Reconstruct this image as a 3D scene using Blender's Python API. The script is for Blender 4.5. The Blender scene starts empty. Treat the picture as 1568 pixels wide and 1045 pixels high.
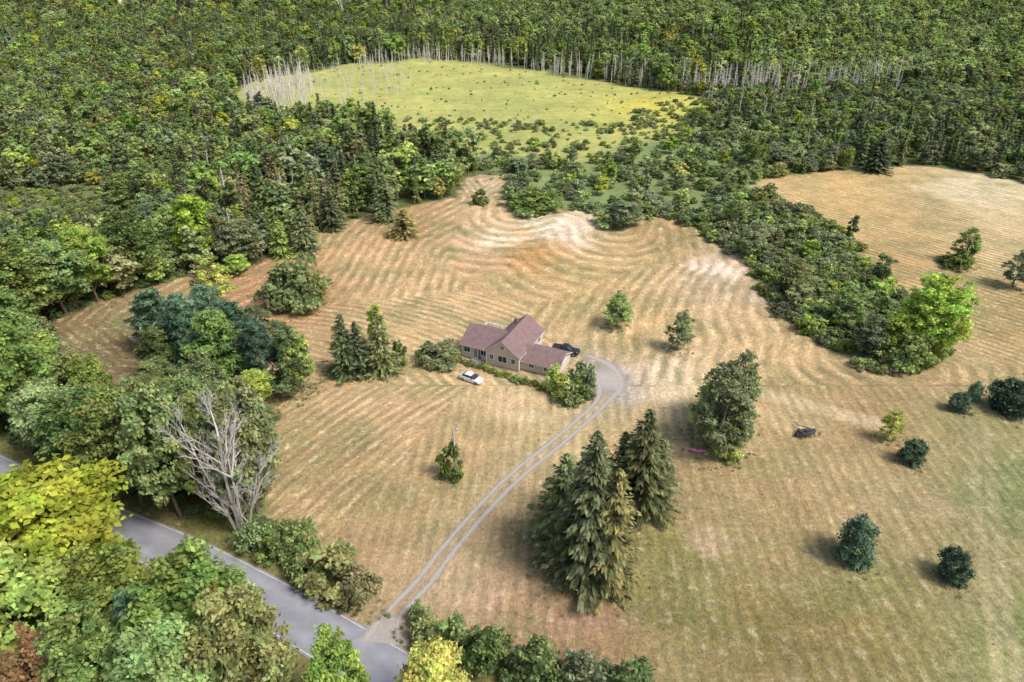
import bpy, math, numpy as np, random
from mathutils import Vector
R0 = np.random.RandomState
rad = math.radians
scene = bpy.context.scene

# ------------------------------------------------------------------ survey helpers
CH = 68.0; F = 1045.3; CX, CY = 784.0, 522.5
c_, s_ = math.cos(rad(30)), math.sin(rad(30))
def G(px, py):
    a = (px-CX)/F; b = (CY-py)/F
    t = CH/(s_-b*c_)
    return np.array([a*t, (c_+b*s_)*t])
def DIST(px, py):
    b = (CY-py)/F
    return CH/(s_-b*c_)
def HT(px, py, top):
    y = G(px, py)[1]; b = (CY-top)/F
    return CH - y*(s_-b*c_)/(c_+b*s_)
def sstep(t): t = np.clip(t, 0, 1); return t*t*(3-2*t)
def hgt(x, y):
    t = sstep((x+100)/300.0)
    y0 = 560-125*t; sl = 0.05+0.13*t
    d = np.maximum(0, y-y0)
    z = sl*d*d/(d+50)
    return 130*(1-np.exp(-z/130))
def proj(x, y, z):
    D = np.maximum(y*c_+(CH-z)*s_, 5.0); U = y*s_-(CH-z)*c_
    return CX+F*x/D, CY-F*U/D
def W(pts): return np.array([G(*p) for p in pts])
def inside(x, y, P):
    r = np.zeros(x.shape, bool); n = len(P)
    for i in range(n):
        x1, y1 = P[i]; x2, y2 = P[(i+1) % n]
        if y1 == y2: continue
        c = ((y1 > y) != (y2 > y)) & (x < (x2-x1)*(y-y1)/(y2-y1)+x1)
        r ^= c
    return r
def dline(x, y, P, closed=False):
    d = np.full(x.shape, 1e9); n = len(P)
    for i in range(n if closed else n-1):
        a = P[i]; b = P[(i+1) % n]; v = b-a; L = (v*v).sum()+1e-9
        t = np.clip(((x-a[0])*v[0]+(y-a[1])*v[1])/L, 0, 1)
        d = np.minimum(d, np.hypot(x-a[0]-t*v[0], y-a[1]-t*v[1]))
    return d
def lin(c): return tuple((v/255.0/12.92 if v/255.0 < .04045 else ((v/255.0+.055)/1.055)**2.4) for v in c)

FIELD = [(65,497),(150,462),(235,437),(330,410),(400,398),(500,352),(560,330),(640,314),(700,302),(715,270),(775,267),(770,300),(800,322),(860,316),(925,333),(950,348),(1000,325),(1060,345),(1100,372),(1150,402),(1170,440),(1200,472),(1260,508),(1290,545),(1340,565),(1410,562),(1448,530),(1440,480),(1370,450),(1325,405),(1305,368),(1235,328),(1150,292),(1160,275),(1290,260),(1400,254),(1500,264),(1600,290),(2200,320),(2600,700),(2600,1300),(1080,1250),(1010,1060),(850,1010),(700,970),(630,965),(590,950),(555,905),(480,842),(400,800),(412,715),(425,625),(380,605),(215,602),(110,600),(95,555)]
MARSH = [(430,118),(540,97),(640,90),(760,97),(860,113),(950,130),(1060,148),(1105,160),(1050,188),(1040,208),(960,238),(850,246),(720,236),(610,238),(592,208),(480,198),(380,190),(345,165),(360,135)]
CLEAR = [(10,292),(170,287),(195,340),(130,372),(30,372),(-60,340)]
FARCL = [(110,6),(380,0),(370,26),(250,26),(120,30)]
HEDGE = [(610,225),(850,235),(1050,195),(1110,165),(1110,235),(1170,275),(1150,292),(1235,328),(1305,368),(1325,405),(1370,450),(1440,480),(1460,540),(1420,575),(1330,575),(1280,550),(1190,480),(1160,445),(1140,405),(1060,350),(1000,330),(950,352),(860,322),(800,330),(765,300),(780,262),(715,262),(690,250)]
ROAD = [(-400,520),(-150,652),(0,730),(120,785),(270,848),(400,915),(520,985),(610,1040),(700,1100),(900,1250)]
DRIVE = [(585,985),(600,945),(648,892),(692,835),(742,777),(792,727),(842,687),(882,653),(910,628),(928,606),(934,586),(926,568),(910,556),(893,549)]
FW, MW, CW, XW, RW, DW = map(W, (FIELD, MARSH, CLEAR, FARCL, ROAD, DRIVE))
HW = W(HEDGE)

def smooth_poly(P, n=8):
    out = []; N = len(P)
    for i in range(N-1):
        p0 = P[max(i-1, 0)]; p1 = P[i]; p2 = P[i+1]; p3 = P[min(i+2, N-1)]
        for k in range(n):
            t = k/n
            out.append(.5*((2*p1)+(-p0+p2)*t+(2*p0-5*p1+4*p2-p3)*t*t+(-p0+3*p1-3*p2+p3)*t**3))
    out.append(P[-1]); return np.array(out)
RWs = smooth_poly(RW); DWs = smooth_poly(DW, 10)

# ------------------------------------------------------------------ materials
def mat(name):
    m = bpy.data.materials.new(name); m.use_nodes = True
    nt = m.node_tree; nt.nodes.clear()
    return m, nt, nt.nodes, nt.links
def N(nt, t, **k):
    n = nt.nodes.new(t)
    for a, v in k.items(): setattr(n, a, v)
    return n
def math_n(nt, op, a, b=None, clamp=False):
    n = nt.nodes.new('ShaderNodeMath'); n.operation = op; n.use_clamp = clamp
    for i, v in enumerate((a, b)):
        if v is None: continue
        if isinstance(v, (int, float)): n.inputs[i].default_value = v
        else: nt.links.new(v, n.inputs[i])
    return n.outputs[0]
def maprange(nt, v, a, b, c, d):
    n = nt.nodes.new('ShaderNodeMapRange'); nt.links.new(v, n.inputs[0])
    for i, q in enumerate((a, b, c, d)): n.inputs[i+1].default_value = q
    return n.outputs[0]
def vmul(nt, col, fac):
    n = nt.nodes.new('ShaderNodeVectorMath'); n.operation = 'SCALE'
    nt.links.new(col, n.inputs[0]); nt.links.new(fac, n.inputs['Scale']); return n.outputs[0]
def noise(nt, vec, scale, detail=4, rough=.55):
    n = nt.nodes.new('ShaderNodeTexNoise'); n.inputs['Scale'].default_value = scale
    n.inputs['Detail'].default_value = detail; n.inputs['Roughness'].default_value = rough
    if vec is not None: nt.links.new(vec, n.inputs['Vector'])
    return n.outputs['Fac']
def mixc(nt, f, a, b):
    n = nt.nodes.new('ShaderNodeMix'); n.data_type = 'RGBA'
    if isinstance(f, (int, float)): n.inputs[0].default_value = f
    else: nt.links.new(f, n.inputs[0])
    for i, v in ((6, a), (7, b)):
        if isinstance(v, tuple): n.inputs[i].default_value = (*v[:3], 1)
        else: nt.links.new(v, n.inputs[i])
    return n.outputs[2]
def simple(name, col, rough=.7, var=.15, scale=3.0, metal=0, spec=.4):
    m, nt, ns, ls = mat(name)
    o = N(nt, 'ShaderNodeOutputMaterial'); b = N(nt, 'ShaderNodeBsdfPrincipled')
    tc = N(nt, 'ShaderNodeTexCoord')
    f = maprange(nt, noise(nt, tc.outputs['Object'], scale, 5), .3, .7, 1-var, 1+var)
    rgb = N(nt, 'ShaderNodeRGB'); rgb.outputs[0].default_value = (*col, 1)
    ls.new(vmul(nt, rgb.outputs[0], f), b.inputs['Base Color'])
    b.inputs['Roughness'].default_value = rough; b.inputs['Metallic'].default_value = metal
    b.inputs['Specular IOR Level'].default_value = spec
    ls.new(b.outputs[0], o.inputs[0]); return m

COL = dict(bright=(.33,.47,.10), mid=(.235,.355,.10), dark=(.155,.25,.09), grey=(.28,.355,.17), spr=(.19,.255,.105),
           sprd=(.13,.195,.10), sprb=(.29,.30,.135), pine=(.15,.265,.15), yel=(.52,.47,.05), yg=(.43,.50,.06), org=(.48,.33,.09), lime=(.38,.54,.08),
           oliv=(.32,.38,.14), brn=(.36,.33,.17), tan=(.60,.50,.33), far=(.29,.41,.13), far_haze_b=(.39,.52,.135))  # distant-hill greens are lightened, haze painted into the leaf colour
LEAFM = {}
def foliage_mat(cname):
    if cname in LEAFM: return LEAFM[cname]
    m, nt, ns, ls = mat("foliage_"+cname)
    o = N(nt, 'ShaderNodeOutputMaterial'); oi = N(nt, 'ShaderNodeObjectInfo')
    at = N(nt, 'ShaderNodeAttribute', attribute_name='tint')
    mul = N(nt, 'ShaderNodeVectorMath', operation='MULTIPLY')
    mul.inputs[0].default_value = COL[cname]; ls.new(at.outputs['Color'], mul.inputs[1])
    hs = N(nt, 'ShaderNodeHueSaturation')
    ls.new(mul.outputs[0], hs.inputs['Color'])
    ls.new(maprange(nt, oi.outputs['Random'], 0, 1, .478, .513), hs.inputs['Hue'])
    r2 = math_n(nt, 'FRACT', math_n(nt, 'MULTIPLY', oi.outputs['Random'], 7.31))
    ls.new(maprange(nt, r2, 0, 1, .68, 1.28), hs.inputs['Value'])
    r3 = math_n(nt, 'FRACT', math_n(nt, 'MULTIPLY', oi.outputs['Random'], 17.7))
    ls.new(maprange(nt, r3, 0, 1, .74, 1.0), hs.inputs['Saturation'])
    d = N(nt, 'ShaderNodeBsdfDiffuse'); t = N(nt, 'ShaderNodeBsdfTranslucent')
    ls.new(hs.outputs[0], d.inputs[0]); ls.new(hs.outputs[0], t.inputs[0])
    mx = N(nt, 'ShaderNodeMixShader'); mx.inputs[0].default_value = .38
    ls.new(d.outputs[0], mx.inputs[1]); ls.new(t.outputs[0], mx.inputs[2])
    ls.new(mx.outputs[0], o.inputs[0]); LEAFM[cname] = m; return m
M_LEAF = foliage_mat('mid')
M_BARK = simple("bark_grey_brown", (.18, .15, .12), .95, .35, 4)
M_DEAD = simple("bark_bleached", (.66, .62, .58), .9, .2, 4)
_rc = {}
def recol(me, c):
    k = (me.name, c)
    if k not in _rc:
        n = me.copy(); n.name = me.name+"_"+c
        for i, mm in enumerate(n.materials):
            if mm is M_LEAF: n.materials[i] = foliage_mat(c)
        _rc[k] = n
    return _rc[k]

# ------------------------------------------------------------------ mesh helpers
class MB:
    def __init__(s): s.v = []; s.f = []; s.m = []; s.t = []; s.n = 0
    def add(s, v, f, mi, tint=None):
        v = np.asarray(v, float); s.v.append(v)
        s.f += [tuple(int(i)+s.n for i in q) for q in f]; s.m += [mi]*len(f)
        if tint is None: tint = np.ones((len(v), 3))
        s.t.append(tint); s.n += len(v)
    def tube(s, P, Rr, sides=6, mi=0):
        P = np.asarray(P, float); vs = []; fs = []
        for i in range(len(P)):
            d = P[min(i+1, len(P)-1)]-P[max(i-1, 0)]; d = d/(np.linalg.norm(d)+1e-9)
            a = np.cross(d, (0.13, .98, .1)) if abs(d[2]) > .5 else np.cross(d, (0, 0, 1)); a /= np.linalg.norm(a)+1e-9
            b = np.cross(d, a)
            for k in range(sides):
                w = 2*math.pi*k/sides; vs.append(P[i]+Rr[i]*(math.cos(w)*a+math.sin(w)*b))
        for i in range(len(P)-1):
            for k in range(sides):
                k2 = (k+1) % sides
                fs.append((i*sides+k, i*sides+k2, (i+1)*sides+k2, (i+1)*sides+k))
        fs.append(tuple(range((len(P)-1)*sides, len(P)*sides)))
        s.add(vs, fs, mi)
    def leaves(s, pos, nrm, la, lb, tint, rng, tdir=None):
        n = len(pos)
        r = rng.normal(size=(n, 3)) if tdir is None else tdir
        t = r-(r*nrm).sum(1)[:, None]*nrm; t /= np.linalg.norm(t, axis=1)[:, None]+1e-9
        b = np.cross(nrm, t)
        la = np.broadcast_to(la, n)[:, None]; lb = np.broadcast_to(lb, n)[:, None]
        v = np.stack([pos-t*la, pos+b*lb-t*la*.1, pos+t*la, pos-b*lb-t*la*.1], 1).reshape(-1, 3)
        f = (np.arange(n)[:, None]*4+np.arange(4)[None]).tolist()
        s.add(v, f, 1, np.repeat(tint, 4, 0))
    def box(s, lo, hi, mi=0):
        x0, y0, z0 = lo; x1, y1, z1 = hi
        v = [(x0,y0,z0),(x1,y0,z0),(x1,y1,z0),(x0,y1,z0),(x0,y0,z1),(x1,y0,z1),(x1,y1,z1),(x0,y1,z1)]
        s.add(v, [(0,3,2,1),(4,5,6,7),(0,1,5,4),(1,2,6,5),(2,3,7,6),(3,0,4,7)], mi)
    def mesh(s, name, mats, smooth=False):
        me = bpy.data.meshes.new(name)
        v = np.concatenate(s.v); me.from_pydata(v.tolist(), [], s.f)
        for m in mats: me.materials.append(m)
        me.polygons.foreach_set('material_index', s.m)
        a = me.attributes.new('tint', 'FLOAT_COLOR', 'POINT')
        t = np.concatenate(s.t); a.data.foreach_set('color', np.c_[t, np.ones(len(t))].astype(np.float32).ravel())
        if smooth: me.polygons.foreach_set('use_smooth', [True]*len(s.f))
        me.update(); return me
def unit(v): return v/(np.linalg.norm(v, axis=-1, keepdims=True)+1e-9)
def link(name, me, loc=(0,0,0), rot=0, scl=(1,1,1), parent=None):
    o = bpy.data.objects.new(name, me); scene.collection.objects.link(o)
    o.location = loc; o.rotation_euler = (0, 0, rot); o.scale = scl
    if parent: o.parent = parent
    return o

# ------------------------------------------------------------------ plants
def leafy(name, H, R, base, ncl, nleaf, la, lb, seed, cone=0.0, trunk=True, crs=(.13,.27)):
    rng = R0(seed); mb = MB()
    cz = H*(1+base)/2; hz = H*(1-base)/2
    z = rng.uniform(-.8, 1, ncl); az = rng.uniform(0, 6.283, ncl)
    rr = rng.uniform(.25, 1, ncl)**.5*(1+.2*np.sin(3*az+seed)+.12*np.sin(2*az+seed*2.1)+.12*np.sin(5*z+seed))
    w = np.sqrt(1-z*z)**.8*(1-cone*(z+.8)/1.8)
    C = np.stack([R*.84*rr*w*np.cos(az), R*.84*rr*w*np.sin(az), cz+hz*.92*z*(.55+.45*rr)], 1)
    cr = R*rng.uniform(crs[0], crs[1], ncl)*(1-cone*.5*(z+.8)/1.8)
    n = np.maximum(4, (nleaf*cr**2/(cr**2).sum()).astype(int))
    idx = np.repeat(np.arange(ncl), n); T = len(idx)
    out = unit(C-np.array([0, 0, cz-.2*hz]))
    d = unit(rng.normal(size=(T, 3))+.6*out[idx]+np.array([0, 0, .3]))
    pos = C[idx]+cr[idx][:, None]*d*np.abs(rng.normal(.8, .42, T))[:, None]*np.array([1.15, 1.15, .62])
    nrm = unit(d*.5+rng.normal(size=(T, 3))*.55+np.array([.25, -.15, .8]))
    ct = rng.uniform(.62, 1.38, ncl)
    ti = (ct[idx]*rng.uniform(.62, 1.38, T))[:, None]*np.stack([1+rng.uniform(-.1, .2, ncl)[idx], np.ones(T), np.ones(T)], 1)
    sz = rng.uniform(.6, 1.4, T)
    if trunk:
        k = 6; P = [(R*.05*math.sin(i*1.3+seed), R*.05*math.cos(i*1.7+seed)-R*.05, H*.8*i/(k-1)) for i in range(k)]
        r0 = H*.015+.04
        mb.tube(P, [r0*(1-.8*i/(k-1)) for i in range(k)], 7, 0)
        for j in range(min(18, ncl)):
            e = C[j]; st = np.array(P[min(4, 1+j % 4)]); mid = (st*.5+e*.5)+np.array([0, 0, -.06*H])
            mb.tube([st, mid, e], [r0*.45, r0*.28, r0*.08], 5, 0)
    mb.leaves(pos, nrm, la*sz, lb*sz, ti, rng)
    return mb.mesh(name, [M_BARK, M_LEAF])

def spruce(name, H, R, tiers, nb, step, seed, la=.42, lb=.17, ragged=.25, pw=.72):
    rng = R0(seed); mb = MB(); P = []; Nn = []; Td = []; Ti = []
    mb.tube([(0, 0, 0), (.05, 0, H*.5), (0, 0, H*.98)], [H*.014+.06, H*.009, .02], 6, 0)
    asym = rng.uniform(0, 6.28)
    for i in range(tiers):
        q = (i+rng.uniform(-.3, .3))/tiers; q = min(max(q, 0), .985); z0 = H*(.04+.93*q)
        L0 = R*(1-q)**pw*(1 if q > .06 else .75)*rng.uniform(.85, 1.12)+.12
        for j in range(max(4, int(nb*(1-q*.45)))):
            a = rng.uniform(0, 6.283); L = L0*rng.uniform(1-ragged*1.6, 1+ragged*.5)*(1+.12*math.cos(a-asym))
            up = .25*(q-.35); dz = rng.uniform(-.32, -.10)+up*1.2
            bt = rng.uniform(.6, 1.4)
            nsp = max(2, int(L/step))
            for k in range(nsp):
                s = (k+.6)/nsp; rr = L*s
                pz = z0+dz*rr+.1*rr*s
                for side in (-1, 1):
                    aa = a+side*rng.uniform(.2, .9)*(1-.4*s)
                    off = .24*side*(1-.4*s)
                    P.append((rr*math.cos(a)-off*math.sin(a), rr*math.sin(a)+off*math.cos(a), pz+rng.uniform(-.18, .12)))
                    Td.append((math.cos(aa), math.sin(aa), dz-.15+rng.uniform(-.3, .15)))
                    Nn.append((.35*math.cos(a)+rng.normal()*.4, .35*math.sin(a)+rng.normal()*.4, 1))
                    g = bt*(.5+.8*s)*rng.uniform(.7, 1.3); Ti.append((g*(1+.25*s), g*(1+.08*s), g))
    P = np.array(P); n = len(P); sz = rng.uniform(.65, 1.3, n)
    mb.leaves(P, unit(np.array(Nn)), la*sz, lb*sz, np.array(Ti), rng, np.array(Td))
    return mb.mesh(name, [M_BARK, M_LEAF])

def branch(mb, p, d, L, r, depth, rng, up=.15, bend=.25):
    n = 4; P = [np.array(p)]; dd = np.array(d, float)
    for i in range(n):
        dd = unit(dd+rng.normal(size=3)*bend*.5+np.array([0, 0, up*.6])); P.append(P[-1]+dd*L/n)
    mb.tube(P, [r*(1-.7*i/n) for i in range(n+1)], 5 if depth > 1 else 3, 0)
    if depth <= 0: return
    for k in range(rng.randint(6, 10)):
        i = rng.randint(1, n+1); a = unit(rng.normal(size=3)); a = unit(dd*1.3+a*.85)
        branch(mb, P[i], a, L*rng.uniform(.25, .48), max(.022, r*.4), depth-1, rng, up, bend)
def snag(name, H, seed):
    rng = R0(seed); mb = MB()
    lean = rng.normal(size=2)*.04*H
    mb.tube([(0, 0, -.2), (lean[0]*.5, lean[1]*.5, H*.5), (lean[0], lean[1], H)], [.26, .2, .05], 5, 0)
    for k in range(18):
        q = rng.uniform(.3, .97); a = rng.uniform(0, 6.28); L = (1.1-q)*H*.16
        b = np.array([lean[0]*q, lean[1]*q, H*q])
        mb.tube([b, b+np.array([math.cos(a)*L, math.sin(a)*L, L*rng.uniform(0, .7)])], [.09, .03], 4, 0)
    return mb.mesh(name, [M_DEAD])
def deadtree(name):
    rng = R0(5); mb = MB()
    for k, (dx, dy, L) in enumerate([(-.08, .1, 11.5), (.12, 0, 11), (-.25, .05, 10), (.22, .2, 9.5), (-.42, -.05, 9)]):
        branch(mb, (dx*1.2, dy*1.2, -.2), unit(np.array([dx*.9, dy, 1.0])), L, .25-.02*k, 3, rng, .12, .14)
    return mb.mesh(name, [M_DEAD])
def tuft(name, seed, n=22, h=.5, r=.35):
    rng = R0(seed); mb = MB(); v = []; f = []; t = []
    for i in range(n):
        a = rng.uniform(0, 6.28); q = rng.uniform(0, r); b = np.array([q*math.cos(a), q*math.sin(a), 0])
        tip = b+np.array([rng.normal()*.25*h, rng.normal()*.25*h, h*rng.uniform(.6, 1.1)])
        w = np.array([-math.sin(a), math.cos(a), 0])*.05
        v += [b-w, b+w, tip]; f.append((3*i, 3*i+1, 3*i+2)); g = rng.uniform(.7, 1.3); t += [(g, g, g)]*3
    mb.add(v, f, 0, np.array(t)); return mb.mesh(name, [M_LEAF])

ML = {}
ML['leafA'] = (leafy('leafA', 14, 4.8, .16, 210, 16000, .23, .15, 1, crs=(.08,.19)), 14, 4.8)
ML['leafB'] = (leafy('leafB', 14, 4.5, .1, 240, 16000, .23, .15, 2, crs=(.08,.19)), 14, 4.5)
ML['leafC'] = (leafy('leafC', 14, 4.2, .08, 160, 11000, .24, .15, 3, .3, crs=(.09,.2)), 14, 4.2)
ML['thin'] = (leafy('thin', 9, 2.6, .12, 56, 2400, .2, .12, 4, .3, crs=(.12, .25)), 9, 2.6)
ML['airy'] = (leafy('airy', 12, 3.6, .03, 120, 5000, .22, .13, 14, .35, crs=(.09, .2)), 12, 3.5)
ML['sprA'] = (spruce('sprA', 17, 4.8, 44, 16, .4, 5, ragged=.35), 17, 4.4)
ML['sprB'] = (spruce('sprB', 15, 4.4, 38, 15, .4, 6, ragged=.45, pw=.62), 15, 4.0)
ML['pine'] = (leafy('pine', 14, 4.6, .04, 130, 12000, .36, .1, 7, .55, crs=(.09, .2)), 14, 4.6)
ML['pinB'] = (leafy('pinB', 13, 4.4, .02, 120, 11000, .36, .1, 17, .65, crs=(.09, .2)), 13, 4.4)
ML['shrA'] = (leafy('shrA', 3, 2.1, -.25, 70, 3600, .17, .11, 8, trunk=False, crs=(.1, .24)), 3, 2.1)
ML['shrB'] = (leafy('shrB', 3, 2.0, -.3, 60, 3200, .17, .11, 9, trunk=False, crs=(.1, .24)), 3, 2.0)
ML['ball'] = (leafy('ball', 3, 2.0, -.25, 110, 5200, .17, .07, 19, .1, trunk=False, crs=(.15, .24)), 3, 1.95)
ML['dead'] = (deadtree('dead'), 16, 6.0)
LO = {}
for i in range(3): LO['ld%d' % i] = (leafy('ld%d' % i, 13, 4.4, .1, 60+6*i, 2000, .48, .32, 30+i, .12*i, crs=(.11, .26)), 13, 4.4)
LO['ld3'] = (leafy('ld3', 13, 3.2, .1, 50, 1700, .44, .29, 34, .4, crs=(.12, .26)), 13, 3.4)
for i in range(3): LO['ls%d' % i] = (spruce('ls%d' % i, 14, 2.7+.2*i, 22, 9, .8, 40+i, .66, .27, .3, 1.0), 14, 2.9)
LO['sh0'] = (leafy('sh0', 4, 2.6, -.2, 36, 1000, .3, .2, 50, trunk=False), 4, 2.6)
LO['sh1'] = (leafy('sh1', 4, 2.6, -.2, 40, 1000, .3, .2, 51, trunk=False), 4, 2.6)
for i in range(3): LO['sn%d' % i] = (snag('sn%d' % i, 12, 60+i), 12, 1)

protos = []
def P_(k, c): protos.append((k, c)); return len(protos)-1
Z = {}
Z['bright'] = [P_('ld0','bright'),P_('ld1','bright'),P_('ld2','bright'),P_('ld3','bright'),P_('ld1','yg'),P_('ld0','mid')]
Z['mid'] = [P_('ld0','mid'),P_('ld1','mid'),P_('ld2','oliv'),P_('ld3','mid'),P_('ld3','grey'),P_('ld2','grey')]
Z['dark'] = [P_('ld0','dark'),P_('ld1','dark'),P_('ld3','dark')]
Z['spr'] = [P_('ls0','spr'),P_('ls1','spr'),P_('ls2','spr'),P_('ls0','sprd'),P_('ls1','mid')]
Z['sprb'] = [P_('ls0','sprb'),P_('ls2','sprb')]
Z['shr'] = [P_('sh0','grey'),P_('sh1','grey'),P_('sh0','mid'),P_('sh1','mid'),P_('sh0','bright'),P_('sh1','oliv')]
Z['snag'] = [P_('sn0','mid'),P_('sn1','mid'),P_('sn2','mid')]
Z['far'] = [P_('ld0','far'),P_('ld1','far'),P_('ld2','far_haze_b'),P_('ld3','far_haze_b'),P_('ld1','far_haze_b')]
Z['mshr'] = [P_('sh0','oliv'),P_('sh1','oliv'),P_('sh0','grey'),P_('sh1','lime')]
col_p = bpy.data.collections.new("forest_plant_library")
for i, (k, c) in enumerate(protos):
    o = bpy.data.objects.new("forest_plant_%03d" % i, recol(LO[k][0], c)); col_p.objects.link(o)

def gn_scatter(name, pts, rot, scl, idx, coll):
    me = bpy.data.meshes.new(name); me.vertices.add(len(pts))
    me.vertices.foreach_set('co', np.asarray(pts, np.float32).ravel())
    a = me.attributes.new('rotv', 'FLOAT_VECTOR', 'POINT'); a.data.foreach_set('vector', np.asarray(rot, np.float32).ravel())
    a = me.attributes.new('sclv', 'FLOAT_VECTOR', 'POINT'); a.data.foreach_set('vector', np.asarray(scl, np.float32).ravel())
    a = me.attributes.new('idx', 'INT', 'POINT'); a.data.foreach_set('value', np.asarray(idx, np.int32))
    ob = link(name, me)
    g = bpy.data.node_groups.new(name+"_instances", 'GeometryNodeTree')
    g.interface.new_socket('Geometry', in_out='INPUT', socket_type='NodeSocketGeometry')
    g.interface.new_socket('Geometry', in_out='OUTPUT', socket_type='NodeSocketGeometry')
    gi = g.nodes.new('NodeGroupInput'); go = g.nodes.new('NodeGroupOutput')
    ci = g.nodes.new('GeometryNodeCollectionInfo'); ci.inputs['Collection'].default_value = coll
    ci.inputs['Separate Children'].default_value = True; ci.inputs['Reset Children'].default_value = True
    ip = g.nodes.new('GeometryNodeInstanceOnPoints'); ip.inputs['Pick Instance'].default_value = True
    def na(n, t):
        q = g.nodes.new('GeometryNodeInputNamedAttribute'); q.data_type = t; q.inputs['Name'].default_value = n
        return [s for s in q.outputs if s.enabled][0]
    L = g.links.new
    L(gi.outputs[0], ip.inputs['Points']); L(ci.outputs[0], ip.inputs['Instance'])
    L(na('idx', 'INT'), ip.inputs['Instance Index']); L(na('rotv', 'FLOAT_VECTOR'), ip.inputs['Rotation'])
    L(na('sclv', 'FLOAT_VECTOR'), ip.inputs['Scale']); L(ip.outputs[0], go.inputs[0])
    md = ob.modifiers.new('scatter', 'NODES'); md.node_group = g
    return ob

# ------------------------------------------------------------------ ground
def axis(lo, hi, d, LO_, HI_, g=1.06):
    a = list(np.arange(lo, hi, d)); s = d
    while a[-1] < HI_: s *= g; a.append(a[-1]+s)
    b = [lo]; s = d
    while b[-1] > LO_: s *= g; b.append(b[-1]-s)
    return np.array(b[:0:-1]+a)
xs = axis(-130, 190, .55, -6000, 6000, 1.035); ys = axis(35, 260, .55, -1500, 9000, 1.03)
X, Y = np.meshgrid(xs, ys); sh = X.shape; x = X.ravel(); y = Y.ravel(); z = hgt(x, y)
px, py = proj(x, y, z)
behind = y < 5
px = np.where(behind, 784, np.clip(px, -700, 2400)); py = np.where(behind, 1300, np.clip(py, -50, 1300))
CTRL = [(150,530,(132,114,84)),(560,400,(186,154,116)),(700,420,(192,162,122)),(650,340,(162,134,98)),(850,345,(216,190,166)),(755,370,(208,180,148)),(810,387,(186,146,94)),(900,420,(184,158,114)),(1020,375,(170,144,104)),(1100,415,(202,178,152)),(980,500,(188,162,120)),(1200,530,(188,162,122)),(1240,600,(170,146,108)),(1020,580,(208,186,152)),(640,480,(194,168,128)),(600,620,(188,162,124)),(520,700,(162,140,104)),(700,660,(188,160,122)),(620,800,(172,148,112)),(800,620,(204,178,142)),(860,650,(180,160,116)),(580,900,(176,150,118)),(760,800,(152,130,96)),(730,900,(172,146,120)),(850,950,(152,126,98)),(1000,850,(130,124,80)),(1100,750,(160,138,104)),(1200,820,(154,134,98)),(1150,950,(132,120,78)),(1350,950,(138,124,82)),(1350,760,(168,146,112)),(1300,650,(158,136,100)),(1500,900,(146,138,100)),(1550,750,(122,132,88)),(1500,640,(150,142,100)),(1450,560,(180,156,120)),(1520,500,(156,136,96)),(1400,320,(182,158,114)),(1500,290,(200,184,148)),(1300,300,(188,160,112)),(1350,400,(174,146,102)),(740,280,(174,154,126)),(870,318,(136,138,82)),(1260,495,(208,180,142)),(440,440,(168,132,98)),(1560,960,(120,128,82))]  # left-lobe entry darkened: pine shadow painted into the ground colour
K = .9
acc = np.zeros((len(x), 3)); ws = np.zeros(len(x))
for cx, cy, c in CTRL:
    w = 1/(((px-cx)**2+((py-cy)*1.7)**2)/900.0+.6)**1.6
    acc += w[:, None]*np.array(lin(c))/K; ws += w
fieldc = acc/ws[:, None]*np.array((1.03, 1.0, .96))
dF = dline(x, y, FW, True); inF = inside(x, y, FW); sd = np.where(inF, dF, -dF)
wob = .9*np.sin(x*.9+np.sin(y*.7)*2)+.7*np.sin(y*1.3+x*.4)
fm = sstep((sd+wob*.8+1.2)/2.4)
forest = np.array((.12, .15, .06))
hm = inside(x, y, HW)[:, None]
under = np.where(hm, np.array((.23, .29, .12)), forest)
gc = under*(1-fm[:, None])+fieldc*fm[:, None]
dM = dline(x, y, MW, True); inM = inside(x, y, MW)
mwob = 5*np.sin(x*.09+y*.05)+4*np.sin(y*.11-x*.06+2)
mm = sstep((np.where(inM, dM, -dM)+2+mwob)/7)
mar = np.array(lin((180, 178, 106)))/K; mar2 = np.array(lin((196, 186, 88)))/K; mar3 = np.array(lin((152, 160, 94)))/K
wm = np.exp(-((px-1010)**2/9000+(py-165)**2/500))[:, None]
wg = (.5+.5*np.sin(x*.06+np.sin(y*.05)*2)*np.sin(y*.045+1))[:, None]
mcol = mar*(1-wg*.7)+mar3*wg*.7; mcol = mcol*(1-wm)+mar2*wm
gc = gc*(1-mm[:, None])+mcol*mm[:, None]
cm = sstep((np.where(inside(x, y, CW), 1, -1)*dline(x, y, CW, True)+2)/5)[:, None]
gc = gc*(1-cm)+np.array(lin((116, 118, 80)))/K*cm
xm = inside(x, y, XW)[:, None]; gc = np.where(xm, np.array(lin((205, 195, 160)))/K, gc)
dR = dline(x, y, RWs); vm = (1-sstep((dR-4.6)/3.5))[:, None]*(1-fm[:, None]*.3)
gc = gc*(1-vm)+np.array(lin((126, 120, 76)))/K*vm
def band(pts, w, col, amt):
    global gc
    d = dline(x, y, smooth_poly(W(pts), 6)); m = (amt*(1-sstep((d-w*.5)/(w*.7))))[:, None]
    gc = gc*(1-m)+np.array(lin(col))/K*m
def patch(cx, cy, rx, ry, col, amt):
    global gc
    wv = .22*np.sin(x*.35+y*.21)+.17*np.sin(y*.5-x*.27+1)
    r = np.sqrt(((px-cx)/rx)**2+((py-cy)/ry)**2)+wv
    m = (amt*(1-sstep((r-.5)/.8)))[:, None]*fm[:, None]
    gc = gc*(1-m)+np.array(lin(col))/K*m
patch(858,347,66,24,(234,210,190),.95); patch(752,370,36,12,(230,206,178),.9); patch(812,389,60,13,(184,142,92),.5)
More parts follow.
